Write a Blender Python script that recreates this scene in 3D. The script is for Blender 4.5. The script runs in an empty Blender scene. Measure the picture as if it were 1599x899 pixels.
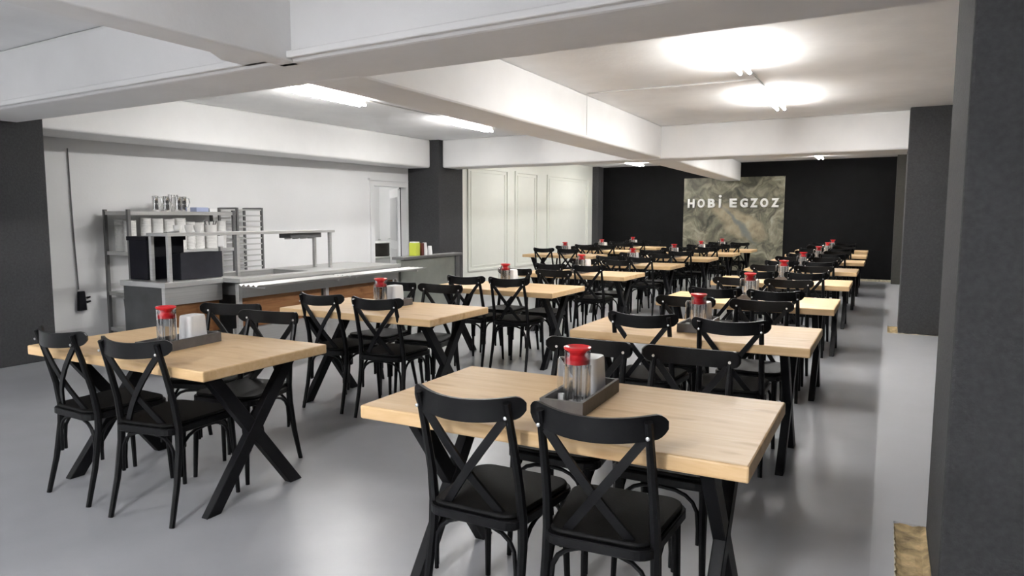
import bpy, bmesh, math, random
from mathutils import Vector, Matrix
random.seed(7)
S = bpy.context.scene
COL = S.collection
PI = math.pi

# ------------------------------------------------------------------ camera
def setup_camera():
    yaw, pitch, roll = math.radians(27.83), math.radians(5.72), math.radians(-0.152)
    f = Vector((-math.sin(yaw)*math.cos(pitch), math.cos(yaw)*math.cos(pitch), -math.sin(pitch)))
    r = Vector((math.cos(yaw), math.sin(yaw), 0)); d = f.cross(r)
    r2 = math.cos(roll)*r + math.sin(roll)*d
    d2 = -math.sin(roll)*r + math.cos(roll)*d
    m = Matrix((r2, -d2, -f)).transposed().to_4x4()
    m.translation = Vector((0, 0, 1.447))
    cd = bpy.data.cameras.new('camera'); cam = bpy.data.objects.new('camera', cd)
    COL.objects.link(cam); cam.matrix_world = m
    cd.sensor_width = 36; cd.lens = 36*1109.2/1599; cd.clip_start = .05; cd.clip_end = 100
    S.camera = cam
setup_camera()
# ------------------------------------------------------------------ world, exposure, lamp strength
W = bpy.data.worlds.new('world'); S.world = W; W.use_nodes = True
W.node_tree.nodes['Background'].inputs[0].default_value = (.8, .85, .9, 1)
W.node_tree.nodes['Background'].inputs[1].default_value = .3
S.view_settings.view_transform = 'Standard'; S.view_settings.look = 'None'
S.view_settings.gamma = 1; S.view_settings.use_curve_mapping = False
S.view_settings.exposure = 1.3
LAMP = 56.0           # emission strength of the fluorescent tubes, left bays
LAMP_R = 80.0        # the brighter tubes of the right bays
NEAR_LAMP = 130.0     # tubes of the camera's bay and the added row behind it, left
NEAR_LAMP_R = 290.0   # and right

# ------------------------------------------------------------------ materials
def nodes(name):
    m = bpy.data.materials.new(name); m.use_nodes = True
    nt = m.node_tree; b = nt.nodes['Principled BSDF']
    return m, nt, b
def N(nt, t, **k):
    n = nt.nodes.new(t)
    for a, v in k.items():
        if a in n.inputs.keys() if hasattr(n.inputs, 'keys') else False: n.inputs[a].default_value = v
        else: setattr(n, a, v)
    return n
def coords(nt, scale=(1, 1, 1), kind='Object', rot=(0, 0, 0)):
    tc = N(nt, 'ShaderNodeTexCoord'); mp = N(nt, 'ShaderNodeMapping')
    mp.inputs['Scale'].default_value = scale; mp.inputs['Rotation'].default_value = rot
    nt.links.new(tc.outputs[kind], mp.inputs['Vector']); return mp.outputs['Vector']
def noise(nt, vec, scale, detail=4, rough=.55, dist=0):
    n = N(nt, 'ShaderNodeTexNoise'); n.inputs['Scale'].default_value = scale
    n.inputs['Detail'].default_value = detail; n.inputs['Roughness'].default_value = rough
    n.inputs['Distortion'].default_value = dist
    if vec is not None: nt.links.new(vec, n.inputs['Vector'])
    return n.outputs['Fac']
def ramp(nt, fac, stops):
    r = N(nt, 'ShaderNodeValToRGB'); e = r.color_ramp.elements
    while len(e) < len(stops): e.new(.5)
    for el, (p, c) in zip(e, stops): el.position = p; el.color = (*c, 1)
    nt.links.new(fac, r.inputs['Fac']); return r.outputs['Color']
def bump(nt, b, h, strength=.1, dist=.01):
    bp = N(nt, 'ShaderNodeBump'); bp.inputs['Strength'].default_value = strength; bp.inputs['Distance'].default_value = dist
    nt.links.new(h, bp.inputs['Height']); nt.links.new(bp.outputs['Normal'], b.inputs['Normal'])
def mat(name, col, rough=.5, metal=0, var=.0, vscale=6, bs=0, bscale=60, spec=.5, stretch=(1, 1, 1), coat=0):
    m, nt, b = nodes(name)
    b.inputs['Roughness'].default_value = rough; b.inputs['Metallic'].default_value = metal
    b.inputs['Specular IOR Level'].default_value = spec
    b.inputs['Coat Weight'].default_value = coat
    v = coords(nt, stretch)
    n = noise(nt, v, vscale)
    lo = tuple(max(0, c*(1-var)) for c in col); hi = tuple(min(1, c*(1+var)) for c in col)
    nt.links.new(ramp(nt, n, [(.3, lo), (.7, hi)]), b.inputs['Base Color'])
    if bs: bump(nt, b, noise(nt, v, bscale, 3), bs)
    return m
M = {}
M['wall'] = mat('white_wall_paint', (.80, .80, .80), .75, var=.02, vscale=1.5, bs=.08, bscale=40, spec=.25)
M['ceiling'] = mat('ceiling_paint', (.90, .90, .90), .85, var=.04, vscale=2, bs=.22, bscale=18, spec=.2)
M['beam'] = mat('beam_paint', (.87, .865, .86), .8, var=.03, vscale=2, bs=.15, bscale=22, spec=.2)
M['cream'] = mat('cream_panel_paint', (.78, .79, .73), .45, var=.01)
M['charcoal'] = mat('charcoal_wall_paint', (.046, .046, .048), .85, var=.14, vscale=45, bs=.5, bscale=70, spec=.3)
M['blackwall'] = mat('black_wall_paint', (.0055, .0055, .006), .75, var=.15, vscale=5, bs=.1, spec=.12)
M['darkreturn'] = mat('brown_grey_return_paint', (.055, .052, .045), .8, var=.1, vscale=20)
M['floor'] = mat('grey_epoxy_floor', (.305, .312, .327), .31, var=.06, vscale=3, bs=.05, bscale=160, spec=.5)
M['floorlight'] = mat('pale_grey_floor_paint', (.385, .39, .405), .55, var=.03, vscale=2, spec=.4)
M['black'] = mat('black_lacquered_wood', (.0045, .0045, .005), .36, var=.15, vscale=30, bs=.04, spec=.16)
M['leather'] = mat('black_leatherette', (.004, .004, .004), .55, var=.2, vscale=14, bs=.15, bscale=260, spec=.10)
M['blackmetal'] = mat('black_powder_coated_steel', (.005, .005, .006), .45, var=.1, vscale=30, spec=.14)
M['bolt'] = mat('bright_bolt_head', (.6, .6, .6), .3, metal=1)
M['steel'] = mat('brushed_stainless_steel', (.56, .56, .55), .36, metal=.65, var=.08, vscale=9, stretch=(1, .1, 8))
M['chrome'] = mat('polished_steel', (.85, .85, .84), .12, metal=1)
M['dulltin'] = mat('dull_dark_steel', (.16, .16, .16), .42, metal=.5, var=.15, vscale=6)
M['frost'] = mat('grey_green_steel_sheet', (.36, .38, .34), .38, metal=.6, var=.15, vscale=3)
M['porcelain'] = mat('white_porcelain', (.72, .71, .69), .3, var=.02)
M['whiteplastic'] = mat('white_plastic', (.86, .86, .86), .35, var=.01)
M['red'] = mat('red_plastic_lid', (.66, .022, .03), .3, var=.1)
M['tray'] = mat('dark_grey_tray_wood', (.095, .086, .083), .55, var=.2, vscale=20, bs=.1)
M['crate'] = mat('black_plastic_crate', (.005, .005, .008), .55, var=.1, spec=.15)
M['endsteel'] = mat('dark_steel_end_panel', (.055, .056, .057), .5, metal=.2, var=.25, vscale=5)
M['cratefront'] = mat('dark_grey_crate_panel', (.022, .022, .029), .6, var=.15, vscale=12, spec=.2)
M['lime'] = mat('lime_yellow_card', (.50, .56, .06), .5)
M['maroon'] = mat('maroon_card', (.11, .02, .015), .5)
M['bluebox'] = mat('pale_blue_card', (.38, .43, .62), .6)
M['screed'] = mat('broken_tan_screed', (.48, .36, .19), .95, var=.55, vscale=12, bs=1, bscale=40)
M['screededge'] = mat('cream_screed_edge', (.62, .56, .42), .95, var=.3, vscale=25, bs=.8, bscale=60)
M['letter'] = mat('white_letter_plastic', (.85, .85, .83), .4)
M['darkpot'] = mat('sooty_pot_metal', (.05, .045, .04), .4, metal=.5, var=.2)
M['cable'] = mat('grey_cable', (.14, .14, .14), .6)
M['condwhite'] = mat('white_conduit', (.62, .61, .60), .6)

def wood_mat(name, stops, axis='X', edge=False):
    m, nt, b = nodes(name); b.inputs['Roughness'].default_value = .45; b.inputs['Specular IOR Level'].default_value = .3
    oi = N(nt, 'ShaderNodeObjectInfo')
    tc = N(nt, 'ShaderNodeTexCoord'); ad = N(nt, 'ShaderNodeVectorMath', operation='ADD')
    nt.links.new(tc.outputs['Object'], ad.inputs[0])
    mu = N(nt, 'ShaderNodeVectorMath', operation='SCALE'); cb = N(nt, 'ShaderNodeCombineXYZ')
    nt.links.new(oi.outputs['Random'], cb.inputs[0]); nt.links.new(oi.outputs['Random'], cb.inputs[1]); nt.links.new(oi.outputs['Random'], cb.inputs[2])
    nt.links.new(cb.outputs[0], mu.inputs[0]); mu.inputs['Scale'].default_value = 37
    nt.links.new(mu.outputs[0], ad.inputs[1])
    mp = N(nt, 'ShaderNodeMapping'); mp.inputs['Scale'].default_value = (1, 9, 9) if axis == 'X' else (9, 1, 9)
    nt.links.new(ad.outputs[0], mp.inputs['Vector'])
    g = noise(nt, mp.outputs[0], 3.2, 6, .6, .6)
    c = ramp(nt, g, stops)
    # broad tone changes and a few knots
    mp2 = N(nt, 'ShaderNodeMapping'); mp2.inputs['Scale'].default_value = (.9, 2.2, 2.2); nt.links.new(ad.outputs[0], mp2.inputs['Vector'])
    k = noise(nt, mp2.outputs[0], 4.3, 2, .4)
    kc = ramp(nt, k, [(.0, (.62, .50, .40)), (.27, (.80, .72, .64)), (.36, (1, 1, 1)), (1, (1, 1, 1))])
    mx = N(nt, 'ShaderNodeMix', data_type='RGBA', blend_type='MULTIPLY'); mx.inputs[0].default_value = .9
    nt.links.new(c, mx.inputs[6]); nt.links.new(kc, mx.inputs[7]); nt.links.new(mx.outputs[2], b.inputs['Base Color'])
    bump(nt, b, g, .05)
    return m
M['oak'] = wood_mat('pale_wood_grain', [(.25, (.60, .39, .19)), (.5, (.67, .455, .24)), (.75, (.73, .53, .31))])
M['brown'] = wood_mat('brown_wood_panel', [(.25, (.17, .068, .022)), (.5, (.27, .12, .045)), (.8, (.36, .18, .08))], 'Y')

def glass_mat(name='clear_glass', tint=.93, blend=.35, rough=.05):
    m = bpy.data.materials.new(name); m.use_nodes = True; nt = m.node_tree
    nt.nodes.clear(); o = N(nt, 'ShaderNodeOutputMaterial'); mx = N(nt, 'ShaderNodeMixShader')
    t = N(nt, 'ShaderNodeBsdfTransparent'); t.inputs[0].default_value = (tint, tint+.005, tint+.01, 1)
    g = N(nt, 'ShaderNodeBsdfGlossy'); g.inputs['Roughness'].default_value = rough; g.inputs[0].default_value = (.95, .95, .95, 1)
    lw = N(nt, 'ShaderNodeLayerWeight'); lw.inputs['Blend'].default_value = blend
    nt.links.new(lw.outputs['Facing'], mx.inputs[0]); nt.links.new(t.outputs[0], mx.inputs[1]); nt.links.new(g.outputs[0], mx.inputs[2])
    nt.links.new(mx.outputs[0], o.inputs[0]); return m
M['glass'] = glass_mat(); M['ribglass'] = glass_mat('thick_moulded_glass', .86, .72, .18)
def emit_mat(name, col, s):
    m, nt, b = nodes(name); b.inputs['Base Color'].default_value = (.9, .9, .9, 1)
    b.inputs['Emission Color'].default_value = (*col, 1); b.inputs['Emission Strength'].default_value = s
    return m
M['tube'] = emit_mat('lit_fluorescent_tube', (1, .985, .96), LAMP)
M['tube_right'] = emit_mat('lit_fluorescent_tube_bright', (1, .985, .96), LAMP_R)
M['tube_near_right'] = emit_mat('lit_fluorescent_tube_behind', (.98, .985, 1), NEAR_LAMP_R)
M['tube_near'] = emit_mat('lit_fluorescent_tube_behind_left', (.98, .985, 1), NEAR_LAMP)

def mural_mat():
    m, nt, b = nodes('abstract_marbled_mural'); b.inputs['Roughness'].default_value = .55
    v = coords(nt, (1, 1, 1))
    wn = N(nt, 'ShaderNodeTexNoise'); wn.inputs['Scale'].default_value = 1.6; wn.inputs['Detail'].default_value = 3
    nt.links.new(v, wn.inputs['Vector'])
    sc = N(nt, 'ShaderNodeVectorMath', operation='SCALE'); sc.inputs['Scale'].default_value = .55
    nt.links.new(wn.outputs['Color'], sc.inputs[0])
    ad = N(nt, 'ShaderNodeVectorMath', operation='ADD'); nt.links.new(v, ad.inputs[0]); nt.links.new(sc.outputs[0], ad.inputs[1])
    n1 = noise(nt, ad.outputs[0], 2.4, 7, .62, 1.2)
    base = ramp(nt, n1, [(.30, (.022, .024, .018)), (.43, (.085, .083, .058)), (.52, (.165, .155, .108)), (.61, (.27, .26, .19)), (.74, (.40, .42, .37))])
    # tan swirl across the middle with a blue-grey streak running down through it (flat print)
    sep = N(nt, 'ShaderNodeSeparateXYZ'); nt.links.new(ad.outputs[0], sep.inputs[0])
    def math_(op, a, c=None, cv=None):
        q = N(nt, 'ShaderNodeMath', operation=op)
        if isinstance(a, (int, float)): q.inputs[0].default_value = a
        else: nt.links.new(a, q.inputs[0])
        if c is not None: nt.links.new(c, q.inputs[1])
        elif cv is not None: q.inputs[1].default_value = cv
        return q.outputs[0]
    x, z = sep.outputs['X'], sep.outputs['Z']
    # u along the diagonal, w across it
    u = math_('SUBTRACT', math_('MULTIPLY', x, cv=.90), math_('MULTIPLY', z, cv=.43))
    w = math_('ADD', math_('MULTIPLY', x, cv=.43), math_('MULTIPLY', z, cv=.90))
    u0 = math_('SUBTRACT', u, cv=.90*.425-.43*.375); w0 = math_('SUBTRACT', w, cv=.43*.425+.90*.375)
    e = math_('ADD', math_('POWER', math_('DIVIDE', u0, cv=.88), cv=2), math_('POWER', math_('DIVIDE', w0, cv=.33), cv=2))
    tanm = ramp(nt, e, [(.45, (.9, .9, .9)), (1.0, (0, 0, 0))])
    tc2 = ramp(nt, noise(nt, v, 4, 5, .6), [(.3, (.16, .14, .09)), (.5, (.33, .28, .185)), (.7, (.42, .37, .26))])
    m1 = N(nt, 'ShaderNodeMix', data_type='RGBA'); nt.links.new(tanm, m1.inputs[0]); nt.links.new(base, m1.inputs[6]); nt.links.new(tc2, m1.inputs[7])
    xs_ = math_('SUBTRACT', x, cv=.20+.275); zs_ = math_('SUBTRACT', z, cv=.02+.275)
    us = math_('SUBTRACT', math_('MULTIPLY', xs_, cv=.70), math_('MULTIPLY', zs_, cv=.71)); wv = math_('ADD', math_('MULTIPLY', xs_, cv=.71), math_('MULTIPLY', zs_, cv=.70))
    e2 = math_('ADD', math_('POWER', math_('DIVIDE', us, cv=.72), cv=2), math_('POWER', math_('DIVIDE', wv, cv=.085), cv=2))
    strk = ramp(nt, e2, [(.1, (.9, .9, .9)), (1.0, (0, 0, 0))])
    m2 = N(nt, 'ShaderNodeMix', data_type='RGBA'); nt.links.new(strk, m2.inputs[0]); nt.links.new(m1.outputs[2], m2.inputs[6])
    m2.inputs[7].default_value = (.15, .17, .165, 1)
    nt.links.new(m2.outputs[2], b.inputs['Base Color'])
    return m
M['mural'] = mural_mat()

# ------------------------------------------------------------------ mesh helpers
class MB:
    def __init__(s): s.v = []; s.f = []
    def add(s, vs, fs):
        o = len(s.v); s.v += [tuple(v) for v in vs]; s.f += [tuple(i+o for i in f) for f in fs]; return s
    def box(s, x0, x1, y0, y1, z0, z1):
        return s.add([(x0,y0,z0),(x1,y0,z0),(x1,y1,z0),(x0,y1,z0),(x0,y0,z1),(x1,y0,z1),(x1,y1,z1),(x0,y1,z1)],
                     [(0,3,2,1),(4,5,6,7),(0,1,5,4),(1,2,6,5),(2,3,7,6),(3,0,4,7)])
    def prism(s, pts, z0, z1):
        n = len(pts)
        return s.add([(x, y, z0) for x, y in pts]+[(x, y, z1) for x, y in pts],
                     [tuple(range(n-1, -1, -1)), tuple(range(n, 2*n))]+[(i, (i+1) % n, n+(i+1) % n, n+i) for i in range(n)])
    def bar(s, a, b, w, t, up=(0, 0, 1)):
        # rectangular bar from a to b, width w along up x dir, thickness t along the other
        a, b = Vector(a), Vector(b); d = (b-a).normalized(); u = Vector(up); n = d.cross(u).normalized(); u = n.cross(d).normalized()
        vs = []
        for p in (a, b):
            for i, j in ((-1,-1),(1,-1),(1,1),(-1,1)): vs.append(p+n*(i*t/2)+u*(j*w/2))
        return s.add(vs, [(0,3,2,1),(4,5,6,7),(0,1,5,4),(1,2,6,5),(2,3,7,6),(3,0,4,7)])
    def tube(s, pts, r, n=8):
        P = [Vector(p) for p in pts]; m = len(P)
        rs = r if isinstance(r, (list, tuple)) else [r]*m
        vs = []; ref = None
        for i, p in enumerate(P):
            d = (P[min(i+1, m-1)]-P[max(i-1, 0)]).normalized()
            if ref is None:
                ref = Vector((1, 0, 0)) if abs(d.x) < .8 else Vector((0, 1, 0))
            a = (ref-d*ref.dot(d)).normalized(); ref = a; bb = d.cross(a)
            for k in range(n):
                t = 2*PI*k/n; vs.append(p+(a*math.cos(t)+bb*math.sin(t))*rs[i])
        fs = [(i*n+k, i*n+(k+1) % n, (i+1)*n+(k+1) % n, (i+1)*n+k) for i in range(m-1) for k in range(n)]
        fs += [tuple(range(n-1, -1, -1)), tuple((m-1)*n+k for k in range(n))]
        return s.add(vs, fs)
    def lathe(s, prof, n=20, c=(0, 0), wav=0, wn=0, cap=True):
        vs = []
        for r, z in prof:
            for k in range(n):
                t = 2*PI*k/n; rr = r*(1+wav*math.cos(wn*t)); vs.append((c[0]+rr*math.cos(t), c[1]+rr*math.sin(t), z))
        m = len(prof)
        fs = [(i*n+k, i*n+(k+1) % n, (i+1)*n+(k+1) % n, (i+1)*n+k) for i in range(m-1) for k in range(n)]
        if cap: fs += [tuple(range(n-1, -1, -1)), tuple((m-1)*n+k for k in range(n))]
        return s.add(vs, fs)
    def band(s, pts, hs, t, zc=None):
        # vertical-ish curved plank: centre line pts (x,y,z), half heights hs, thickness t (horizontal normal)
        P = [Vector(p) for p in pts]; m = len(P); vs = []
        for i, p in enumerate(P):
            d = (P[min(i+1, m-1)]-P[max(i-1, 0)]); d.z = 0; d.normalize(); n = Vector((-d.y, d.x, 0))*(t/2)
            for sn, sz in ((-1,-1),(1,-1),(1,1),(-1,1)): vs.append(p+n*sn+Vector((0, 0, hs[i]*sz)))
        fs = [(i*4+k, i*4+(k+1) % 4, (i+1)*4+(k+1) % 4, (i+1)*4+k) for i in range(m-1) for k in range(4)]
        fs += [(3, 2, 1, 0), tuple((m-1)*4+k for k in range(4))]
        return s.add(vs, fs)
    def mesh(s, name, m, smooth=False):
        me = bpy.data.meshes.new(name); me.from_pydata(s.v, [], s.f); me.update()
        bm = bmesh.new(); bm.from_mesh(me); bmesh.ops.recalc_face_normals(bm, faces=bm.faces); bm.to_mesh(me); bm.free()
        for mm in (m if isinstance(m, (list, tuple)) else [m]): me.materials.append(mm)
        if smooth:
            me.polygons.foreach_set('use_smooth', [True]*len(me.polygons))
            me.set_sharp_from_angle(angle=math.radians(40))
        return me
def obj(name, mb, m, parent=None, smooth=False, bevel=0, seg=2, loc=None, rotz=None):
    o = bpy.data.objects.new(name, mb.mesh(name, m, smooth)); COL.objects.link(o)
    if parent: o.parent = parent
    if loc: o.location = loc
    if rotz is not None: o.rotation_euler = (0, 0, rotz)
    if bevel:
        bv = o.modifiers.new('bevel', 'BEVEL'); bv.width = bevel; bv.segments = seg; bv.limit_method = 'ANGLE'; bv.angle_limit = math.radians(40)
    return o
def thing(name, label, cat, loc=(0, 0, 0), rotz=0, group=None):
    o = bpy.data.objects.new(name, None); COL.objects.link(o); o.empty_display_size = .1
    o.location = loc; o.rotation_euler = (0, 0, rotz); o['label'] = label; o['category'] = cat
    if group: o['group'] = group
    return o
def tag(o, label, cat, group=None):
    o['label'] = label; o['category'] = cat
    if group: o['group'] = group
    return o
def struct(name, mb, m, parent=None, **k):
    o = obj(name, mb, m, parent, **k)
    if parent is None: o['kind'] = 'structure'
    return o
CH = {}
def kids(o):
    return list(o.children)
def dup(root, loc, rotz, label, group=None, skip=()):
    r = root.copy(); COL.objects.link(r); r.location = loc; r.rotation_euler = (0, 0, rotz); r['label'] = label
    if group: r['group'] = group
    for ch in TREE[root.name]:
        if ch[0].name.split('.')[0] in skip: continue
        c = ch[0].copy(); COL.objects.link(c); c.parent = r
        for g in ch[1]:
            d = g.copy(); COL.objects.link(d); d.parent = c
    return r
TREE = {}
def remember(root): TREE[root.name] = [(c, list(c.children)) for c in root.children]

# ------------------------------------------------------------------ the room
H = 2.80            # ceiling
ZB = 2.32           # beam soffit
def wx(y): return -8.28+(y-4.1)*.0777          # the serving wall stands a little askew
def fy(x): return 18.72-(x+7.2)*.086           # the far wall too
# floor: rectangles round two broken-out pits beside the columns
XS = .0
pitA = (.09, .225, 1.9, 3.76); pitB = (.05, .62, 10.06, 10.17); pitC = (.05, .17, 10.17, 10.75)
fl = MB(); fl.box(-12, XS, -7.2, 19.5, -.12, 0)
struct('floor', fl, M['floor'])
f2 = MB()
def frect(x0, x1, y0, y1): f2.box(x0, x1, y0, y1, -.12, 0)
frect(XS, .05, -7.2, 19.5)
frect(.05, .09, -7.2, 10.06); frect(.09, .8, -7.2, 1.9); frect(.225, .8, 1.9, 3.76); frect(.09, .8, 3.76, 10.06)
frect(.62, .8, 10.06, 10.17); frect(.17, .8, 10.17, 10.75); frect(.05, .8, 10.75, 19.5)
struct('floor', f2, M['floorlight'])
def rough_patch(name, x0, x1, y0, y1, m, nx, ny, label, amp=.006, z=-.022):
    mb = MB(); vs = []
    for j in range(ny+1):
        for i in range(nx+1):
            e = i in (0, nx) or j in (0, ny)
            vs.append((x0+(x1-x0)*i/nx, y0+(y1-y0)*j/ny, z+random.uniform(-amp, amp)+(.014 if e else 0)))
    fs = [(j*(nx+1)+i, j*(nx+1)+i+1, (j+1)*(nx+1)+i+1, (j+1)*(nx+1)+i) for j in range(ny) for i in range(nx)]
    mb.add(vs, fs); o = struct(name, mb, m); return o
rough_patch('floor_screed_pit', pitA[0]+.001, pitA[1]-.001, pitA[2]+.001, pitA[3]-.001, M['screed'], 5, 50, '')
rough_patch('floor_screed_pit', pitB[0]+.001, pitB[1]-.001, pitB[2]+.001, pitB[3]-.001, M['screededge'], 14, 3, '')
rough_patch('floor_screed_pit', pitC[0]+.001, pitC[1]-.001, pitC[2]+.001, pitC[3]-.001, M['screed'], 4, 14, '')
# chips of the broken floor skin left standing along the near pit
ch = MB()
for k in range(26):
    y = 2.0+1.74*k/26; w = random.uniform(.002, .008); ch.prism([(.09, y), (.09+w, y+.02), (.09+w*.5, y+.05), (.09, y+.062)], -.03, .0015)
struct('floor_broken_edge', ch, M['screededge'])

struct('ceiling', MB().box(-12, .9, -7.2, 19.6, H, H+.15), M['ceiling'])
# walls
struct('wall_right', MB().box(.62, .82, -7.2, 19.5, 0, H), M['charcoal'])
struct('wall_back', MB().box(-9.2, .9, -7.3, -7.1, 0, H), M['wall'])
struct('wall_left', MB().prism([(wx(-7.1), -7.1), (wx(3.4), 3.4), (wx(3.4)-.2, 3.4), (wx(-7.1)-.2, -7.1)], 0, H), M['wall'])
D0, D1, DH = 9.74, 10.60, 1.97
ws = MB()
ws.prism([(wx(3.4), 3.4), (wx(D0), D0), (wx(D0)-.12, D0), (wx(3.4)-.12, 3.4)], 0, H)
ws.prism([(wx(D1), D1), (wx(11.6), 11.6), (wx(11.6)-.12, 11.6), (wx(D1)-.12, D1)], 0, H)
ws.prism([(wx(D0), D0), (wx(D1), D1), (wx(D1)-.12, D1), (wx(D0)-.12, D0)], DH, H)
struct('wall_serving_side', ws, M['wall'])
# white panelled wall
def px_(y): return -7.60+(y-11.5)*.06
pw = struct('wall_panelled', MB().prism([(px_(11.4), 11.4), (px_(18.8), 18.8), (px_(18.8)-.2, 18.8), (px_(11.4)-.2, 11.4)], 0, H), M['cream'])
def frame_on_wall(y0, y1, z0, z1, w=.035, t=.018):
    mb = MB()
    def seg(ya, yb, za, zb): mb.prism([(px_(ya), ya), (px_(ya)+t, ya), (px_(yb)+t, yb), (px_(yb), yb)], za, zb)
    seg(y0, y1, z0, z0+w); seg(y0, y1, z1-w, z1); seg(y0, y0+w*1.6, z0+w, z1-w); seg(y1-w*1.6, y1, z0+w, z1-w)
    return mb
for y0, y1 in ((12.35, 13.92), (14.20, 15.25), (15.70, 18.05)):
    obj('panel_moulding', frame_on_wall(y0, y1, .33, 2.46, .04, .03), M['cream'], pw)
    obj('panel_moulding', frame_on_wall(y0+.12, y1-.12, .42, 2.37, .02, .014), M['cream'], pw)
# far wall
fwp = [(-7.9, fy(-7.9)), (.9, fy(.9)), (.9, fy(.9)+.2), (-7.9, fy(-7.9)+.2)]
struct('wall_far', MB().prism(fwp, 0, H), M['blackwall'])
struct('baseboard_far', MB().prism([(-1.2, fy(-1.2)-.02), (.62, fy(.62)-.02), (.62, fy(.62)), (-1.2, fy(-1.2))], 0, .05), M['screededge'])
# columns
struct('column', MB().box(-8.35, -7.40, 3.25, 4.13, 0, H), M['charcoal'], bevel=.01)
struct('column', MB().box(-7.98, -7.10, 10.66, 11.46, 0, H), M['charcoal'], bevel=.01)
struct('column', MB().box(.225, .62, 2.95, 3.76, -.03, H), M['charcoal'], bevel=.012)
struct('column', MB().box(.17, .62, 10.17, 10.97, -.03, H), M['charcoal'], bevel=.01)
struct('column', MB().box(.10, .62, 17.6, fy(.3)-.02, 0, H), M['darkreturn'], bevel=.01)
struct('column', MB().box(-7.3, -7.02, 18.3, fy(-7.1)-.02, 0, H), M['charcoal'], bevel=.01)
# beams
def beam(pts, z0=ZB, bev=.03):
    return struct('ceiling_beam', MB().prism(pts, z0, H), M['beam'], bevel=bev, seg=3)
beam([(-8.3, 3.47), (.62, 2.86), (.62, 3.49), (-8.3, 3.97)], 2.33)
b2y = lambda x: 10.74-(x+7.1)*.045
beam([(-7.08, b2y(-7.08)), (.62, b2y(.62)), (.62, b2y(.62)+.5), (-7.08, b2y(-7.08)+.5)], 2.31)
b3y = lambda x: fy(x)-.5
beam([(-3.23, -7.1), (-3.08, -7.1), (-3.08, 3.2), (-3.23, 3.2)], 2.33, .012)
beam([(-3.37, -7.1), (-3.232, -7.1), (-3.232, 3.2), (-3.48, 3.2), (-3.48, 2.95), (-3.37, 2.78)], 2.345, .02)
beam([(-3.49, 3.6), (-3.0, 3.6), (-3.06, 10.62), (-3.58, 10.64)], 2.325)
beam([(-3.60, 10.98), (-3.07, 10.95), (-3.30, fy(-3.3)), (-3.75, fy(-3.75))], 2.35)
beam([(wx(4.13), 4.13), (-7.49, 4.13), (-7.28, 10.66), (wx(10.66), 10.66)], 2.31)
# narrow plaster ledge along the near foot of the first beam
struct('trim_1', MB().prism([(-8.3, 3.43), (.2, 2.85), (.2, 2.89), (-8.3, 3.47)], 2.345, 2.385), M['beam'], bevel=.008)
# doorway to the kitchen
t1 = MB()
def jamb(ya, yb, za, zb, t=.03):
    t1.prism([(wx(ya), ya), (wx(ya)+t, ya), (wx(yb)+t, yb), (wx(yb), yb)], za, zb)
jamb(D0-.09, D0, 0, DH+.09); jamb(D1-.03, D1-.0, 0, DH); jamb(D0, D1, DH, DH+.09); jamb(D0-.12, D1+.0, DH+.09, DH+.125, .05)
d1 = struct('door_1', t1, M['wall'])
# open door leaf inside the kitchen (hinged on the far jamb)
LH, LR = (wx(D1)-.14, D1-.03), math.radians(138)
lf = obj('door_leaf', MB().box(0, .84, -.02, .02, .01, 1.95), M['whiteplastic'], d1, bevel=.003, loc=(LH[0], LH[1], 0), rotz=LR)
for za, zb in ((.2, .85), (1.0, 1.8)):
    obj('leaf_moulding', MB().box(.12, .72, .02, .03, za, zb), M['wall'], lf, bevel=.006)
hd = obj('door_handle', MB().tube([(.76, .02, 1.02), (.76, .07, 1.02), (.66, .07, 1.02)], .009), M['steel'], lf, smooth=True)
# kitchen beyond
struct('wall_kitchen', MB().box(-11.6, -11.4, 8.2, 14.5, 0, H).box(-11.6, -8.2, 14.4, 14.6, 0, H).box(-11.6, -8.35, 8.0, 8.2, 0, H), M['wall'])

# ------------------------------------------------------------------ lamps
def lamp(x, y0, y1, label, m='tube', z=H):
    t = thing('ceiling_light', label, 'light', (x, (y0+y1)/2, z), 0, 'fluorescent ceiling lights')
    L = (y1-y0)/2
    obj('housing', MB().box(-.04, .04, -L+.04, L-.04, -.032, -.001), M['whiteplastic'], t, bevel=.006)
    for s in (-1, 1):
        obj('tube', MB().tube([(s*.040, -L+.03, -.072), (s*.040, L-.03, -.072)], .015, 10), M[m], t, smooth=True)
        obj('tube_holder', MB().box(-.048, -.032, s*(L-.055), s*(L-.043), -.078, -.032).box(.032, .048, s*(L-.055), s*(L-.043), -.078, -.032), M['whiteplastic'], t)
    return t
lamp(-5.46, 5.45, 6.65, 'lit twin-tube ceiling light right beyond the near cross beam, left bay')
lamp(-5.38, 8.30, 9.50, 'lit twin-tube ceiling light before the charcoal column, left bay')
lamp(-1.20, 5.55, 6.75, 'bright twin-tube ceiling light nearest the camera in the right bay', 'tube_right')
lamp(-1.20, 7.95, 9.15, 'bright twin-tube ceiling light second in the right bay, behind the conduit joint', 'tube_right')
lamp(-5.45, 13.0, 14.2, 'lit ceiling light hidden behind the far cross beam, left side')
lamp(-5.55, 16.3, 17.5, 'small lit ceiling light far away before the black wall, left of the long beam')
lamp(-1.30, 13.0, 14.2, 'lit ceiling light hidden behind the far cross beam, right side', 'tube_right')
lamp(-1.38, 15.9, 17.1, 'small lit ceiling light far away before the black wall, right of the long beam')
lamp(-5.4, -2.0, -.8, 'ceiling light behind the camera, left side', 'tube_near')
lamp(-5.4, -5.6, -4.4, 'added fill light far behind the camera, left side', 'tube_near')  # unseen fill, added to light the first beam's near face at a low angle
lamp(-1.3, -2.2, -1.0, 'ceiling light behind the camera, right side', 'tube_near_right')
lamp(-1.3, -5.6, -4.4, 'added fill light far behind the camera, right side', 'tube_near_right')  # right-hand partner of that added fill, also out of view
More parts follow.
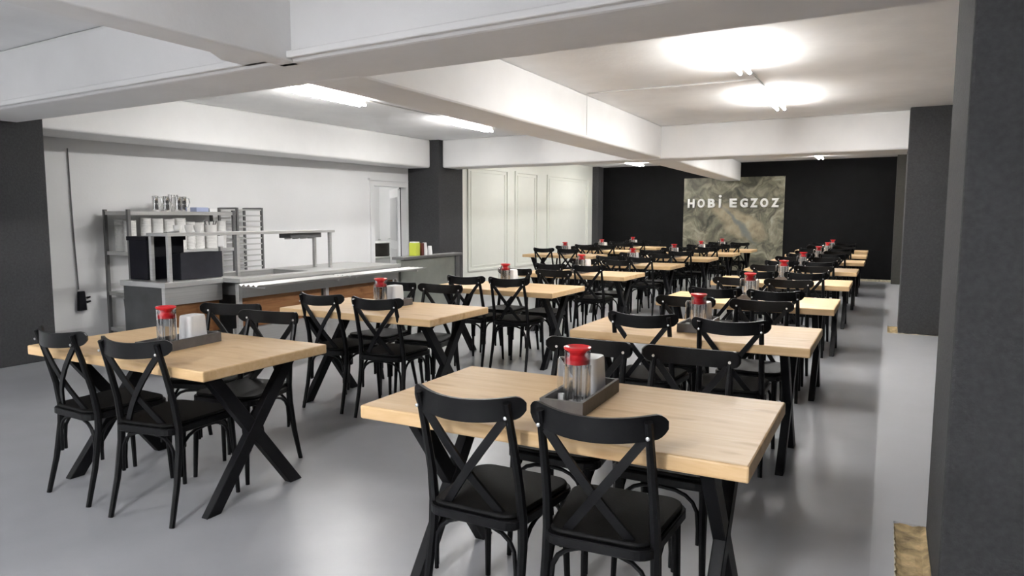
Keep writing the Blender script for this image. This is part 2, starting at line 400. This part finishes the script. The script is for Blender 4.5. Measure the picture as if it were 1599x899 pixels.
lamp(-10.3, 11.4, 12.6, 'lit ceiling light in the kitchen behind the doorway', 'tube_right')

def cable(name, pts, r, m, label, cat):
    return tag(obj(name, MB().tube(pts, r, 6), m, smooth=True), label, cat)
cable('ceiling_conduit', [(-2.985, 7.40, ZB+.02), (-2.985, 7.40, H-.012), (-1.2, 7.40, H-.012), (-1.2, 6.76, H-.012)], .009, M['condwhite'], 'white cable conduit crossing the right bay ceiling to the lights', 'conduit')
cable('ceiling_conduit', [(-1.2, 7.42, H-.012), (-1.2, 7.94, H-.012)], .009, M['condwhite'], 'short white conduit joining the two bright right-bay lights', 'conduit')
cable('ceiling_conduit', [(-5.45, 6.66, H-.010), (-5.40, 8.29, H-.010)], .008, M['condwhite'], 'thin conduit joining the two lights of the left bay', 'conduit')

# ------------------------------------------------------------------ mural and lettering
fa = math.atan(-.086)
mx_ = (-4.73-2.24)/2
mural = tag(obj('wall_mural', MB().box(-1.245, 1.245, -.02, 0, -1.12, 1.20), M['mural'], loc=(mx_, fy(mx_)-.003, 1.24), rotz=fa), 'large marbled olive and tan abstract mural panel on the black far wall', 'mural')
sign = thing('wall_lettering', 'row of white raised letters across the marbled mural', 'sign', (mx_, fy(mx_)-.026, 1.24), fa)
def letter(chx, cx, h):
    cu = bpy.data.curves.new('letter', 'FONT'); cu.body = chx; cu.size = 1; cu.extrude = .02; cu.offset = .015; cu.bevel_depth = .035; cu.bevel_resolution = 1; cu.align_x = 'CENTER'
    tmp = bpy.data.objects.new('tmp', cu); COL.objects.link(tmp)
    bpy.context.view_layer.update()
    me = bpy.data.meshes.new_from_object(tmp.evaluated_get(bpy.context.evaluated_depsgraph_get()))
    bpy.data.objects.remove(tmp); bpy.data.curves.remove(cu)
    return me
xs = [1080, 1101, 1121, 1138, None, 1153, 1170.5, 1187, 1203.5, 1220]
texts = 'HOBI EGZOZ'
LX = {0: -1.10, 1: -.84, 2: -.575, 3: -.36, 5: -.03, 6: .235, 7: .475, 8: .72, 9: .975}
for i, c in enumerate(texts):
    if c == ' ': continue
    me = letter(c, 0, 1)
    xsv = [v.co.x for v in me.vertices]; ysv = [v.co.y for v in me.vertices]
    w, h = max(xsv)-min(xsv), max(ysv)-min(ysv); cx, cy = (max(xsv)+min(xsv))/2, min(ysv)
    th = .225; sy = th/h; sxx = (.185/w if c != 'I' else .058/w)
    for v in me.vertices:
        x, y, z = v.co; v.co = ((x-cx)*sxx, -z*.75, (y-cy)*sy)
    if c == 'I':                                  # dotted capital
        bm = bmesh.new(); bm.from_mesh(me); r = bmesh.ops.create_cone(bm, cap_ends=True, segments=12, radius1=.034, radius2=.034, depth=.03)
        for v in r['verts']: v.co = (v.co.x, v.co.z, v.co.y+.285)
        bm.to_mesh(me); bm.free()
    me.materials.clear(); me.materials.append(M['letter'])
    o = bpy.data.objects.new('letter', me); COL.objects.link(o); o.parent = sign
    o.location = (LX[i]+.06, 0, .45)

# ------------------------------------------------------------------ chairs
def make_chair():
    t = thing('dining_chair', 'x', 'chair')
    for s in (-1, 1):
        obj('leg', MB().tube([(s*.186, -.230, 0), (s*.181, -.185, .18), (s*.177, -.155, .36), (s*.174, -.152, .46), (s*.171, -.170, .58), (s*.168, -.212, .74), (s*.166, -.250, .868)],
            [.0125, .015, .0175, .018, .016, .0145, .013], 8), M['black'], t, smooth=True)
    for s in (-1, 1):
        obj('leg', MB().tube([(s*.176, .232, 0), (s*.170, .222, .22), (s*.165, .205, .435)], [.011, .014, .0185], 8), M['black'], t, smooth=True)
    def seat_outline(k, e):
        pts = []
        w0, w1, y0, y1 = .185+e, .212+e, -.205-e, .232+e
        for (cx, cy, a0) in ((w1-.07, y1-.07, 0), (-w1+.07, y1-.07, 90), (-w0+.06, y0+.05, 180), (w0-.06, y0+.05, 270)):
            for q in range(0, 91, 18):
                a = math.radians(a0+q); r = .07 if cy > 0 else .055
                pts.append((cx+r*math.cos(a), cy+r*math.sin(a)))
        return pts
    obj('seat_frame', MB().prism(seat_outline(0, -.004), .425, .458), M['black'], t, bevel=.004, seg=1)
    obj('seat', MB().prism(seat_outline(0, -.014), .458, .476), M['leather'], t, bevel=.008, smooth=True)
    # curved top rail with rounded ends
    pts = []; hs = []
    for i in range(29):
        q = -1+2*i/28; u = math.sin(q*PI/2)*.55+q*.45 if abs(q) < 1 else q; x = .211*u
        y = -.281+.080*u*u
        pts.append((x, y, .835+.018*u*u)); e = (1-abs(u))*.211/.034
        hs.append(.037*math.sqrt(max(.10, 1-(1-min(1, e))**2)))
    obj('backrest', MB().band(pts, hs, .013), M['black'], t, smooth=True)
    # crossed straps
    for s in (-1, 1):
        P = []
        for i in range(7):
            u = i/6; P.append((s*(-.156+.271*u), -.235+.070*u-.026*math.sin(PI*u)+(.006 if s > 0 else -.006)*math.sin(PI*u), .815-.36*u))
        mb = MB(); vs = []
        for i, p in enumerate(P):
            p = Vector(p); d = (Vector(P[min(i+1, 6)])-Vector(P[max(i-1, 0)])).normalized()
            n = d.cross(Vector((0, 1, 0))).normalized(); b_ = d.cross(n).normalized()
            for a, c in ((-1,-1),(1,-1),(1,1),(-1,1)): vs.append(p+n*.014*a+b_*.0055*c)
        fs = [(i*4+k, i*4+(k+1) % 4, (i+1)*4+(k+1) % 4, (i+1)*4+k) for i in range(6) for k in range(4)]+[(3, 2, 1, 0), (24, 25, 26, 27)]
        mb.add(vs, fs); obj('cross_strap', mb, M['black'], t, smooth=True)
    # bentwood arches under the seat
    def arch(a, b, zt=.418, zb=.215):
        a, b = Vector(a), Vector(b); out = [Vector((a.x, a.y, zb)), Vector((a.x, a.y, zb+.06))]
        for q in range(1, 10):
            th = PI*q/10; c = (1-math.cos(th))/2
            c = .5-.5*math.copysign(abs(math.cos(th))**.75, math.cos(th))
            p = a.lerp(b, c); out.append(Vector((p.x, p.y, zb+.07+(zt-zb-.07)*math.sin(th)**.7)))
        out += [Vector((b.x, b.y, zb+.06)), Vector((b.x, b.y, zb))]
        return out
    rl, rr, fl_, fr_ = (-.160, -.160), (.160, -.160), (-.150, .206), (.150, .206)
    for a, b in (((-.157, -.166, 0), (.157, -.166, 0)), ((-.150, .217, 0), (.150, .217, 0)), ((-.172, -.140, 0), (-.164, .190, 0)), ((.172, -.140, 0), (.164, .190, 0))):
        obj('stretcher', MB().tube(arch(a, b), .0085, 6), M['black'], t, smooth=True)
    for s in (-1, 1):
        obj('bolt', MB().lathe([(.0001, -.003), (.0065, -.003), (.006, .001), (.0001, .003)], 8), M['bolt'], t, smooth=True, loc=(s*.167, -.262, .822)).rotation_euler = (PI/2, 0, 0)
        obj('bolt', MB().lathe([(.0001, -.003), (.0065, -.003), (.006, .001), (.0001, .003)], 8), M['bolt'], t, smooth=True, loc=(s*.165, -.222, .836)).rotation_euler = (PI/2, 0, 0)
    remember(t); return t
# ------------------------------------------------------------------ tables
TW, TD = 1.394, .80
def make_table():
    t = thing('dining_table', 'x', 'table')
    obj('tabletop', MB().box(0, TW, 0, TD, .699, .75), M['oak'], t, bevel=.007, seg=2)
    for x in (.145, TW-.145):
        for s in (-1, 1):
            a = (x, TD/2+s*.255, .685); b = (x, TD/2-s*.272, .0)
            # bar cut level at floor and top
            dy = b[1]-a[1]; w = .042
            mb = MB(); vs = []
            for (yy, zz) in ((a[1], .690), (b[1], 0)):
                for i, j in ((-1,-1),(1,-1),(1,1),(-1,1)): vs.append((x+i*.0225+s*.0012, yy+j*w, zz))
            mb.add(vs, [(0,3,2,1),(4,5,6,7),(0,1,5,4),(1,2,6,5),(2,3,7,6),(3,0,4,7)])
            obj('leg', mb, M['blackmetal'], t, bevel=.003, seg=1)
        obj('mounting_plate', MB().box(x-.04, x+.04, .09, TD-.09, .690, .699), M['blackmetal'], t)
    remember(t); return t
# ------------------------------------------------------------------ condiment sets
def rbox(mb, w, d, h, r, taper=1.0, z0=0, n=4):
    lv = []
    for z, k, rr in ((z0, 1, r), (z0+h*.55, (1+taper)/2, r), (z0+h-r*.6, taper, r), (z0+h-r*.15, taper*.95, r), (z0+h, taper*.84, r*.8)):
        ring = []
        for cx, cy, a0 in ((1, 1, 0), (-1, 1, 90), (-1, -1, 180), (1, -1, 270)):
            for q in range(n+1):
                a = math.radians(a0+90*q/n); ring.append((cx*(w*k/2-rr)+rr*math.cos(a), cy*(d*k/2-rr)+rr*math.sin(a), z))
        lv.append(ring)
    m = len(lv[0]); vs = [p for r_ in lv for p in r_]
    fs = [(i*m+k, i*m+(k+1) % m, (i+1)*m+(k+1) % m, (i+1)*m+k) for i in range(len(lv)-1) for k in range(m)]
    fs += [tuple(range(m-1, -1, -1)), tuple((len(lv)-1)*m+k for k in range(m))]
    return mb.add(vs, fs)
def make_tray():
    t = thing('condiment_tray', 'x', 'tray')
    w, d, h, k = .165, .42, .052, .012
    obj('tray_base', MB().box(-w/2, w/2, -d/2, d/2, 0, .010), M['tray'], t)
    obj('tray_rim', MB().box(-w/2, -w/2+k, -d/2, d/2, .010, h).box(w/2-k, w/2, -d/2, d/2, .010, h).box(-w/2+k, w/2-k, -d/2, -d/2+k, .010, h).box(-w/2+k, w/2-k, d/2-k, d/2, .010, h), M['tray'], t)
    remember(t); return t
def make_jar():
    t = thing('condiment_jar', 'x', 'jar')
    obj('glass_body', MB().lathe([(.045, 0), (.047, .004), (.047, .15), (.048, .203), (.0465, .203), (.0455, .15), (.0435, .012), (.0001, .010)], 32, cap=False), M['glass'], t, smooth=True)
    rb = MB()
    for k in range(8):
        a = 2*PI*(k+.5)/8; rb.tube([(.0475*math.cos(a), .0475*math.sin(a), .006), (.0475*math.cos(a), .0475*math.sin(a), .150)], .0034, 6)
    obj('glass_rib', rb, M['ribglass'], t, smooth=True)
    obj('inner_glass', MB().lathe([(.016, .011), (.017, .15), (.0001, .15)], 12, wav=.1, wn=4, cap=False), M['ribglass'], t, smooth=True)
    obj('lid', MB().lathe([(.0445, .157), (.0452, .160), (.0445, .172), (.030, .180), (.026, .188), (.034, .201), (.047, .208), (.050, .212), (.050, .217), (.046, .219), (.036, .212), (.012, .208), (.0001, .208)], 28, cap=False), M['red'], t, smooth=True)
    obj('spoon', MB().tube([(.028, .0, .014), (.033, .01, .15)], .003, 6), M['steel'], t, smooth=True)
    remember(t); return t
def make_shaker():
    t = thing('glass_shaker', 'x', 'shaker')
    obj('glass_body', MB().lathe([(.0185, 0), (.0195, .003), (.0195, .145), (.017, .162), (.010, .170), (.0001, .172)], 16, wav=.04, wn=6, cap=False), M['glass'], t, smooth=True)
    obj('salt', MB().lathe([(.0001, .004), (.015, .004), (.015, .03), (.0001, .032)], 12, cap=False), M['porcelain'], t, smooth=True)
    remember(t); return t
def make_napkin():
    t = thing('napkin_dispenser', 'x', 'napkin holder')
    obj('holder_body', rbox(MB(), .100, .125, .150, .018, .90), M['whiteplastic'], t, smooth=True)
    obj('napkin_slot', MB().box(-.0555, -.0525, -.032, .032, .03, .115), M['porcelain'], t, bevel=.001)
    remember(t); return t
ORD = ['front', 'second', 'third', 'fourth', 'fifth', 'sixth', 'seventh', 'eighth']
NAMES = {'R': 'right-hand row', 'L': 'left-hand row', 'F': 'panelled-wall row'}
ROWS = {'R': (-1.715, [2.022, 4.044, 5.893, 7.95, 10.02, 12.20, 14.35, 16.25]),
        'L': (-4.095, [2.127, 3.953, 5.898, 7.93, 9.93, 11.98, 13.85, 15.65]),
        'F': (-6.04, [11.85, 13.80, 15.85])}
TX = {('L', 0): -4.087, ('L', 1): -4.108, ('L', 2): -4.090, ('R', 0): -1.706, ('R', 1): -1.729, ('R', 2): -1.727,
      ('R', 4): -1.72, ('R', 5): -1.70, ('R', 6): -1.72, ('R', 7): -1.75, ('L', 5): -4.02, ('L', 6): -3.98, ('L', 7): -3.94}
# chair placement: (row, table) -> [near-left, near-right, far-left, far-right] as (dx, dy, deg)
CHP = {('R', 0): [(.512, .140, 0), (.948, .138, 4), (.505, .798, 180), (.975, .800, 180)],
       ('L', 0): [(.450, .150, -3), (.985, .145, 9), (.42, .86, 200), (.875, .70, 189)],
       ('L', 1): [(.43, .21, 0), (.930, .20, 6), (.35, .80, 178), (.825, .80, 185)],
       ('L', 2): [(.50, .15, 1), (.955, .16, 3), (.47, .81, 179), (.945, .81, 181)],
       ('R', 2): [(.50, .17, 1), (.96, .17, 2), (.47, .80, 179), (.95, .80, 182)],
       ('R', 1): [(.45, .24, 2), (.955, .22, 5), (.47, .80, 181), (.98, .80, 179)]}
chair0 = make_chair(); table0 = make_table(); tray0 = make_tray(); jar0 = make_jar(); shaker0 = make_shaker(); nap0 = make_napkin()
first = {}
def place(proto, loc, rz, label, group, skip=()):
    if proto.name not in first:
        first[proto.name] = 1; proto.location = loc; proto.rotation_euler = (0, 0, rz); proto['label'] = label; proto['group'] = group; return proto
    return dup(proto, loc, rz, label, group, skip)
for rk, (x0, ys) in ROWS.items():
    for i, y in enumerate(ys):
        x = TX.get((rk, i), x0); where = ORD[i]+' table, '+NAMES[rk]; wh2 = ORD[i]+' table of the '+NAMES[rk]
        place(table0, (x, y, 0), 0, 'pale wood table with black X legs, the '+ORD[i]+' one in the '+NAMES[rk], 'dining tables in three rows')
        for k in range(4):
            if (rk, i) in CHP: dx, dy, dg = CHP[(rk, i)][k]
            else:
                if k % 2 == 0: sh_ = random.uniform(-.03, .02)
                dx = (.485, .965)[k % 2]+sh_; dy = (.17+random.uniform(-.03, .03)) if k < 2 else (.80+random.uniform(-.03, .04))
                dg = (0 if k < 2 else 180)+random.uniform(-4, 4)
            side = 'near' if k < 2 else 'far'; lr = 'left' if k % 2 == 0 else 'right'
            place(chair0, (x+dx, y+dy, 0), math.radians(dg), 'black cross-back chair, '+lr+' one, '+side+' side of '+where, 'cross-back chairs around the tables', ('bolt',) if y > 11 else ())
        ta = {('L', 0): 6}.get((rk, i), random.uniform(-3, 3) if i else 2)
        tx, ty = x+.700, y+.435
        if (rk, i) == ('R', 0): tx, ty = -1.000, 2.462
        if (rk, i) == ('L', 0): tx, ty = -3.335, 2.50
        place(tray0, (tx, ty, .7505), math.radians(ta), 'dark grey wooden condiment tray on the '+wh2, 'condiment trays on the tables')
        def at(lx, ly):
            a = math.radians(ta); return (tx+lx*math.cos(a)-ly*math.sin(a), ty+lx*math.sin(a)+ly*math.cos(a), .7611)
        place(jar0, at(.019, -.10), math.radians(ta), 'glass jar with red flared lid on the '+wh2, 'red-lidded jars on the tables')
        place(shaker0, at(-.050, -.075), 0, 'small clear glass shaker beside the jar on the '+wh2, 'glass shakers on the tables')
        place(nap0, at(.0, .090), math.radians(ta), 'white plastic napkin dispenser on the '+wh2, 'napkin dispensers on the tables')

# ------------------------------------------------------------------ serving line
ct = thing('serving_counter', 'stainless serving counter with brown wood panels along the white wall', 'counter', (0, 0, 0))
XF, XB = -5.45, -6.32
Y0, Y1, Y2 = 4.13, 4.76, 7.30
obj('end_panel', MB().box(XB+.03, -5.72, Y0+.015, Y0+.035, .04, .80), M['endsteel'], ct)
obj('worktop', MB().box(XB, -5.68, Y0, Y1, .80, .85), M['steel'], ct, bevel=.004)
wt = MB(); bx0, bx1, by0, by1 = -6.15, -5.62, 4.95, 5.85
wt.box(XB, bx0, Y1, Y2, .81, .85).box(bx1, XF, Y1, Y2, .81, .85).box(bx0, bx1, Y1, by0, .81, .85).box(bx0, bx1, by1, Y2, .81, .85)
obj('worktop', wt, M['steel'], ct)
obj('well', MB().box(bx0, bx1, by0, by1, .66, .665).box(bx0, bx0+.004, by0, by1, .665, .81).box(bx1-.004, bx1, by0, by1, .665, .81).box(bx0, bx1, by0, by0+.004, .665, .81).box(bx0, bx1, by1-.004, by1, .665, .81), M['steel'], ct)
obj('apron', MB().box(-5.74, -5.70, Y0+.05, Y1, .64, .80), M['steel'], ct)
obj('apron', MB().box(XF-.05, XF-.02, Y1+.04, Y2-.03, .66, .81), M['steel'], ct)
obj('front_panel', MB().box(-5.77, -5.75, Y0+.05, Y1, .34, .64), M['brown'], ct)
for a, b in ((Y1+.06, 5.93), (6.03, Y2-.08)):
    obj('front_panel', MB().box(XF-.09, XF-.07, a, b, .36, .66), M['brown'], ct)
obj('kick_panel', MB().box(-5.80, -5.78, Y0+.03, Y1, .04, .34), M['steel'], ct)
obj('kick_panel', MB().box(XF-.12, XF-.10, Y1, Y2-.04, .04, .36), M['steel'], ct)
obj('back_panel', MB().box(XB+.02, XB+.04, Y0+.04, Y2-.03, .04, .80), M['dulltin'], ct)
for x, y in ((-5.72, Y0+.03), (XF-.045, Y1+.02), (XF-.045, 5.98), (XF-.045, Y2-.04), (XB+.03, Y0+.05), (XB+.03, Y2-.05)):
    obj('post', MB().box(x-.022, x+.022, y-.022, y+.022, 0, .80), M['steel'], ct, bevel=.003)
ts = MB()
for (a, b) in ((4.70, 5.98), (6.00, 7.42)):
    sl = MB(); pr = []
    x0, x1 = -5.40, -5.14; n = 33
    for i in range(n):
        u = i/(n-1); pr.append((x0+(x1-x0)*u, .800+.009*math.cos(u*2*PI*4)))
    vs = [(x, a, z) for x, z in pr]+[(x, b, z) for x, z in pr]+[(x, a, z-.006) for x, z in pr]+[(x, b, z-.006) for x, z in pr]
    fs = [(i, i+1, n+i+1, n+i) for i in range(n-1)]+[(2*n+i, 3*n+i, 3*n+i+1, 2*n+i+1) for i in range(n-1)]+[(i, 2*n+i, 2*n+i+1, i+1) for i in range(n-1)]+[(n+i, n+i+1, 3*n+i+1, 3*n+i) for i in range(n-1)]+[(0, n, 3*n, 2*n), (n-1, 3*n-1, 4*n-1, 2*n-1)]
    sl.add(vs, fs); obj('tray_slide', sl, M['steel'], ct, smooth=True)
    for y in (a+.12, b-.15):
        obj('slide_bracket', MB().box(XF-.02, x1-.03, y-.015, y+.015, .765, .785), M['steel'], ct)
# over-shelf
sh = thing('serving_shelf', 'long raised steel shelf on posts above the serving counter', 'shelf', (0, 0, 0))
obj('shelf_plate', MB().box(-6.04, -5.74, 4.22, 6.42, 1.262, 1.290), M['steel'], sh, bevel=.003)
for x in (-6.01, -5.77):
    for y in (4.25, 5.02, 6.36):
        obj('post', MB().box(x-.017, x+.017, y-.017, y+.017, .851, 1.262), M['steel'], sh, bevel=.003)
gl = obj('heat_lamp_hood', MB().prism([(-6.00, 5.80), (-5.82, 5.80), (-5.82, 6.28), (-6.00, 6.28)], 1.205, 1.261), M['dulltin'], sh, bevel=.006)
for y in (5.86, 5.98, 6.10, 6.22):
    obj('bulb_cup', MB().lathe([(.03, 1.190), (.038, 1.192), (.034, 1.206)], 12, c=(-5.93, y)), M['steel'], gl, smooth=True)
# steel side counter beyond
sc_ = thing('steel_partition', 'low grey-green steel partition with flat cap beyond the serving counter', 'partition', (0, 0, 0))
obj('partition_panel', MB().box(-5.54, -5.47, 7.33, 8.60, .0, .895), M['frost'], sc_)
obj('partition_cap', MB().box(-5.60, -5.42, 7.31, 8.74, .896, .932), M['dulltin'], sc_, bevel=.004)
obj('corner_post', MB().box(-5.56, -5.45, 8.605, 8.70, 0, .895), M['dulltin'], sc_)
# crates and goods
c1 = thing('storage_crate', 'taller black crate at the near end of the serving counter', 'crate', (-6.20, 4.44, .851))
obj('crate_body', MB().box(-.13, .13, -.20, .20, 0, .40), M['crate'], c1, bevel=.01); obj('crate_rim', MB().box(-.145, .145, -.212, .212, .365, .405), M['crate'], c1, bevel=.004)
c1.scale = (1, 1, 1)
c2 = thing('storage_crate', 'low black crate with grey front under the raised steel shelf', 'crate', (-5.885, 4.62, .851))
obj('crate_body', MB().box(-.085, .085, -.235, .235, 0, .25), M['crate'], c2, bevel=.008); obj('front_panel', MB().box(.0852, .090, -.23, .235, .005, .255), M['cratefront'], c2)
# raised shelf goods
def lathe_thing(name, prof, m, loc, label, cat, group=None, n=16, cap=False):
    o = obj(name, MB().lathe(prof, n, cap=cap), m, loc=loc, smooth=True); return tag(o, label, cat, group)
for k, (y, lb) in enumerate(((4.42, 'nearest'), (4.54, 'middle'), (4.64, 'furthest'))):
    lathe_thing('cup', [(.0001, .003), (.025, 0), (.038, .045), (.040, .07), (.037, .07), (.03, .02), (.0001, .012)], M['porcelain'], (-5.86, y, 1.2905), lb+' small white cup of three on the raised steel shelf', 'cup', 'cups on the raised shelf')
cu_ = thing('cutlery_holder', 'dark utensils standing in a white pot on the raised steel shelf', 'cutlery', (-5.88, 4.80, 1.2905))
obj('pot', MB().lathe([(.045, 0), (.05, .07), (.046, .07), (.042, .006), (.0001, .006)], 16, cap=False), M['porcelain'], cu_, smooth=True)
for k in range(7):
    a = k*.9; obj('utensil', MB().tube([(.02*math.cos(a), .02*math.sin(a), .01), (.055*math.cos(a), .055*math.sin(a), .11)], [.003, .006], 6), M['dulltin'], cu_, smooth=True)
ut = thing('utensil', 'dark serving tongs lying at the near end of the raised shelf', 'utensil', (-5.80, 4.30, 1.2905))
obj('arm', MB().tube([(0, -.07, .008), (.01, .08, .012)], .006, 6), M['dulltin'], ut, smooth=True); obj('arm', MB().tube([(.03, -.06, .008), (.01, .08, .024)], .006, 6), M['dulltin'], ut, smooth=True)
lb_ = tag(obj('menu_card', MB().box(-.002, .002, -.035, .035, 0, .105), M['whiteplastic'], loc=(-5.74, 4.80, 1.152)), 'small white card hanging from the raised shelf front edge', 'card')
# things on the side counter
yb = thing('carton', 'lime yellow carton on the steel partition cap', 'box', (-5.52, 7.72, .9325))
obj('carton_body', MB().box(-.06, .05, -.06, .03, 0, .17), M['lime'], yb, bevel=.002); obj('carton_top', MB().box(-.055, .045, -.055, .025, .170, .185), M['whiteplastic'], yb)
tag(obj('carton', MB().box(-.04, .04, -.02, .02, 0, .165), M['maroon'], loc=(-5.50, 7.81, .9325)), 'slim maroon carton behind the lime yellow carton', 'box')
def cup_stack(loc, n, label):
    t = thing('paper_cup_stack', label, 'cup', loc, 0, 'white paper cups on the partition')
    for k in range(n):
        z = k*.012; obj('cup', MB().lathe([(.036, z), (.026, z+.095), (.0001, z+.095)], 14, cap=False), M['whiteplastic'], t, smooth=True)
cup_stack((-5.50, 7.90, .9325), 7, 'taller stack of white paper cups beside the maroon carton')
cup_stack((-5.50, 8.02, .9325), 3, 'lower stack of white paper cups, right of the taller stack')

# ------------------------------------------------------------------ rear rack by the wall
rk_ = thing('storage_rack', 'open steel storage rack against the white wall', 'rack', (0, 0, 0))
RX0, RX1, RY0, RY1 = -8.08, -7.65, 5.14, 6.61
for x in (RX0, RX1):
    for y in (RY0, RY1): obj('post', MB().box(x-.018, x+.018, y-.018, y+.018, 0, 1.52), M['dulltin'], rk_, bevel=.002)
for z in (1.50, 1.035, .56, .14):
    obj('shelf', MB().box(RX0-.01, RX1+.01, RY0-.01, RY1+.01, z-.042, z), M['steel'], rk_)
def plate_stack(x, y, z, r, h, lb, grp='stacks of white dishes on the rack'):
    n = max(3, int(h/.018)); prof = [(.0001, 0)]
    for k in range(n):
        a = h*k/n; prof += [(r*.94, a), (r, a+h/n*.55), (r*.985, a+h/n*.9)]
    prof += [(r*.9, h), (.0001, h-.01)]
    lathe_thing('dish_stack', prof, M['porcelain'], (x, y, z), lb, 'dishes', grp, 18)
z1 = 1.0355
for k, (x, y, r, h, lb) in enumerate((
    (-7.98, 5.26, .068, .37, 'tall white dish stack at the rack end, against the wall'),
    (-7.78, 5.24, .068, .36, 'tall white dish stack at the near front corner of the rack'),
    (-7.72, 5.40, .058, .385, 'tall white dish stack just right of the near front rack post'),
    (-7.72, 5.545, .070, .38, 'second tall white dish stack right of the near rack post'),
    (-7.72, 5.70, .070, .375, 'third tall white dish stack right of the near rack post'),
    (-7.72, 5.855, .072, .385, 'fourth and tallest white dish stack on the rack'),
    (-7.74, 6.01, .064, .34, 'white dish stack left of the wide bowls on the rack'),
    (-7.80, 6.17, .080, .33, 'stack of wider bowls in the rack middle'),
    (-7.76, 6.34, .076, .34, 'second stack of wider bowls near the rack far end'),
    (-7.76, 6.50, .064, .35, 'last stack of bowls at the far end of the rack'))):
    plate_stack(x, y, z1, r, h, lb)
def jug(x, y, rz, lb, h=.185, r=.038):
    t = thing('steel_jug', lb, 'jug', (x, y, 1.5005), rz, 'steel jugs on top of the rack')
    obj('body', MB().lathe([(.0001, 0), (r*1.05, 0), (r*1.1, .01), (r*.98, h*.5), (r*.92, h*.9), (r*1.08, h), (r*.98, h), (r*.85, h*.88), (r*.9, .012), (.0001, .01)], 18, cap=False), M['chrome'], t, smooth=True)
    obj('handle', MB().tube([(r*.9, 0, h*.92), (r*1.9, 0, h*.9), (r*2.1, 0, h*.6), (r*1.5, 0, h*.3), (r*1.0, 0, h*.25)], .006, 6), M['chrome'], t, smooth=True)
jug(-7.84, 5.62, 1.2, 'leftmost steel jug on top of the storage rack')
jug(-7.80, 5.735, 2.0, 'second steel jug from the left on the storage rack')
jug(-7.92, 5.80, 2.9, 'steel jug set back, middle of the five on the rack')
jug(-7.80, 5.90, 4.2, 'fourth steel jug from the left on the storage rack')
jug(-7.84, 6.01, 1.4, 'rightmost steel jug on the rack, handle to the right')
ld = thing('utensil_bunch', 'ladles standing up among the steel jugs on the rack', 'utensils', (-7.92, 5.92, 1.5005))
for k in range(4):
    a = -.05+.035*k; obj('ladle', MB().tube([(0, a*.4, 0), (0, a, .19), (.01, a*1.2, .205)], [.004, .005, .014], 6), M['steel'], ld, smooth=True)
tag(obj('paper_box', MB().box(-.06, .06, -.09, .09, 0, .055), M['bluebox'], loc=(-7.75, 6.17, 1.5005), bevel=.003), 'pale blue paper box on top of the rack beside the jugs', 'box')
tag(obj('paper_box', MB().box(-.05, .05, -.055, .055, 0, .045), M['whiteplastic'], loc=(-7.75, 6.34, 1.5005), bevel=.003), 'small white paper box right of the pale blue one', 'box')
tag(obj('bin', MB().lathe([(.11, 0), (.13, .33), (.125, .33), (.105, .01), (.0001, .01)], 18, cap=False), M['crate'], loc=(-7.85, 5.32, .1405), smooth=True), 'black bin on the lowest shelf of the storage rack', 'bin')
# tray trolley
tr = thing('tray_trolley', 'tall steel tray trolley with ladder runners beside the storage rack', 'trolley', (0, 0, 0))
TX0, TX1, TY0, TY1 = -8.00, -7.66, 6.68, 7.10
for x in (TX0, TX1):
    for y in (TY0, TY1): obj('post', MB().box(x-.014, x+.014, y-.014, y+.014, .09, 1.56), M['dulltin'], tr)
    for k in range(18): obj('runner', MB().box(x-.010, x+.010, TY0+.014, TY1-.014, .22+k*.0765, .238+k*.0765), M['steel'], tr)
for z in (.12, 1.55):
    obj('cross_bar', MB().box(TX0+.014, TX1-.014, TY0-.012, TY0+.012, z-.012, z+.012), M['dulltin'], tr); obj('cross_bar', MB().box(TX0+.014, TX1-.014, TY1-.012, TY1+.012, z-.012, z+.012), M['dulltin'], tr)
for x in (TX0, TX1):
    for y in (TY0, TY1): obj('castor', MB().tube([(x-.012, y, .0451), (x+.012, y, .0451)], .045, 12), M['crate'], tr, smooth=True)
# cable and socket block on the wall
xc = wx(4.85)+.012
cable('power_cable', [(xc, 4.83, 2.20), (xc, 4.835, 1.7), (xc+.004, 4.845, 1.1), (xc+.006, 4.86, .60)], .007, M['cable'], 'thin grey cable hanging down the white wall', 'cable')
sb = thing('socket_block', 'black socket block hanging on its cable against the white wall', 'socket', (wx(4.86)+.03, 4.88, .36))
obj('block_body', rbox(MB(), .05, .10, .22, .015, .8), M['crate'], sb, smooth=True)
for z in (.09, .14): obj('plug', MB().tube([(.02, .045, z), (.035, .085, z+.012)], [.014, .010], 8), M['crate'], sb, smooth=True)
# kitchen things seen through the doorway
kc = thing('kitchen_counter', 'white worktop in the kitchen behind the doorway', 'counter', (0, 0, 0))
obj('worktop', MB().box(-10.2, -9.3, 11.5, 13.2, .56, .60), M['steel'], kc); obj('cabinet_body', MB().box(-10.15, -9.35, 11.55, 13.15, .0, .56), M['whiteplastic'], kc)
po = thing('stock_pot', 'large dark cooking pot in the kitchen behind the doorway', 'pot', (-9.68, 12.22, .6005))
obj('pot_body', MB().lathe([(.0001, 0), (.2, 0), (.21, .02), (.21, .27), (.22, .28), (.2, .28), (.19, .02), (.0001, .02)], 24, cap=False), M['darkpot'], po, smooth=True)
obj('pot_lid', MB().lathe([(.215, .281), (.2, .30), (.03, .335), (.03, .36), (.0001, .36)], 24, cap=False), M['steel'], po, smooth=True)
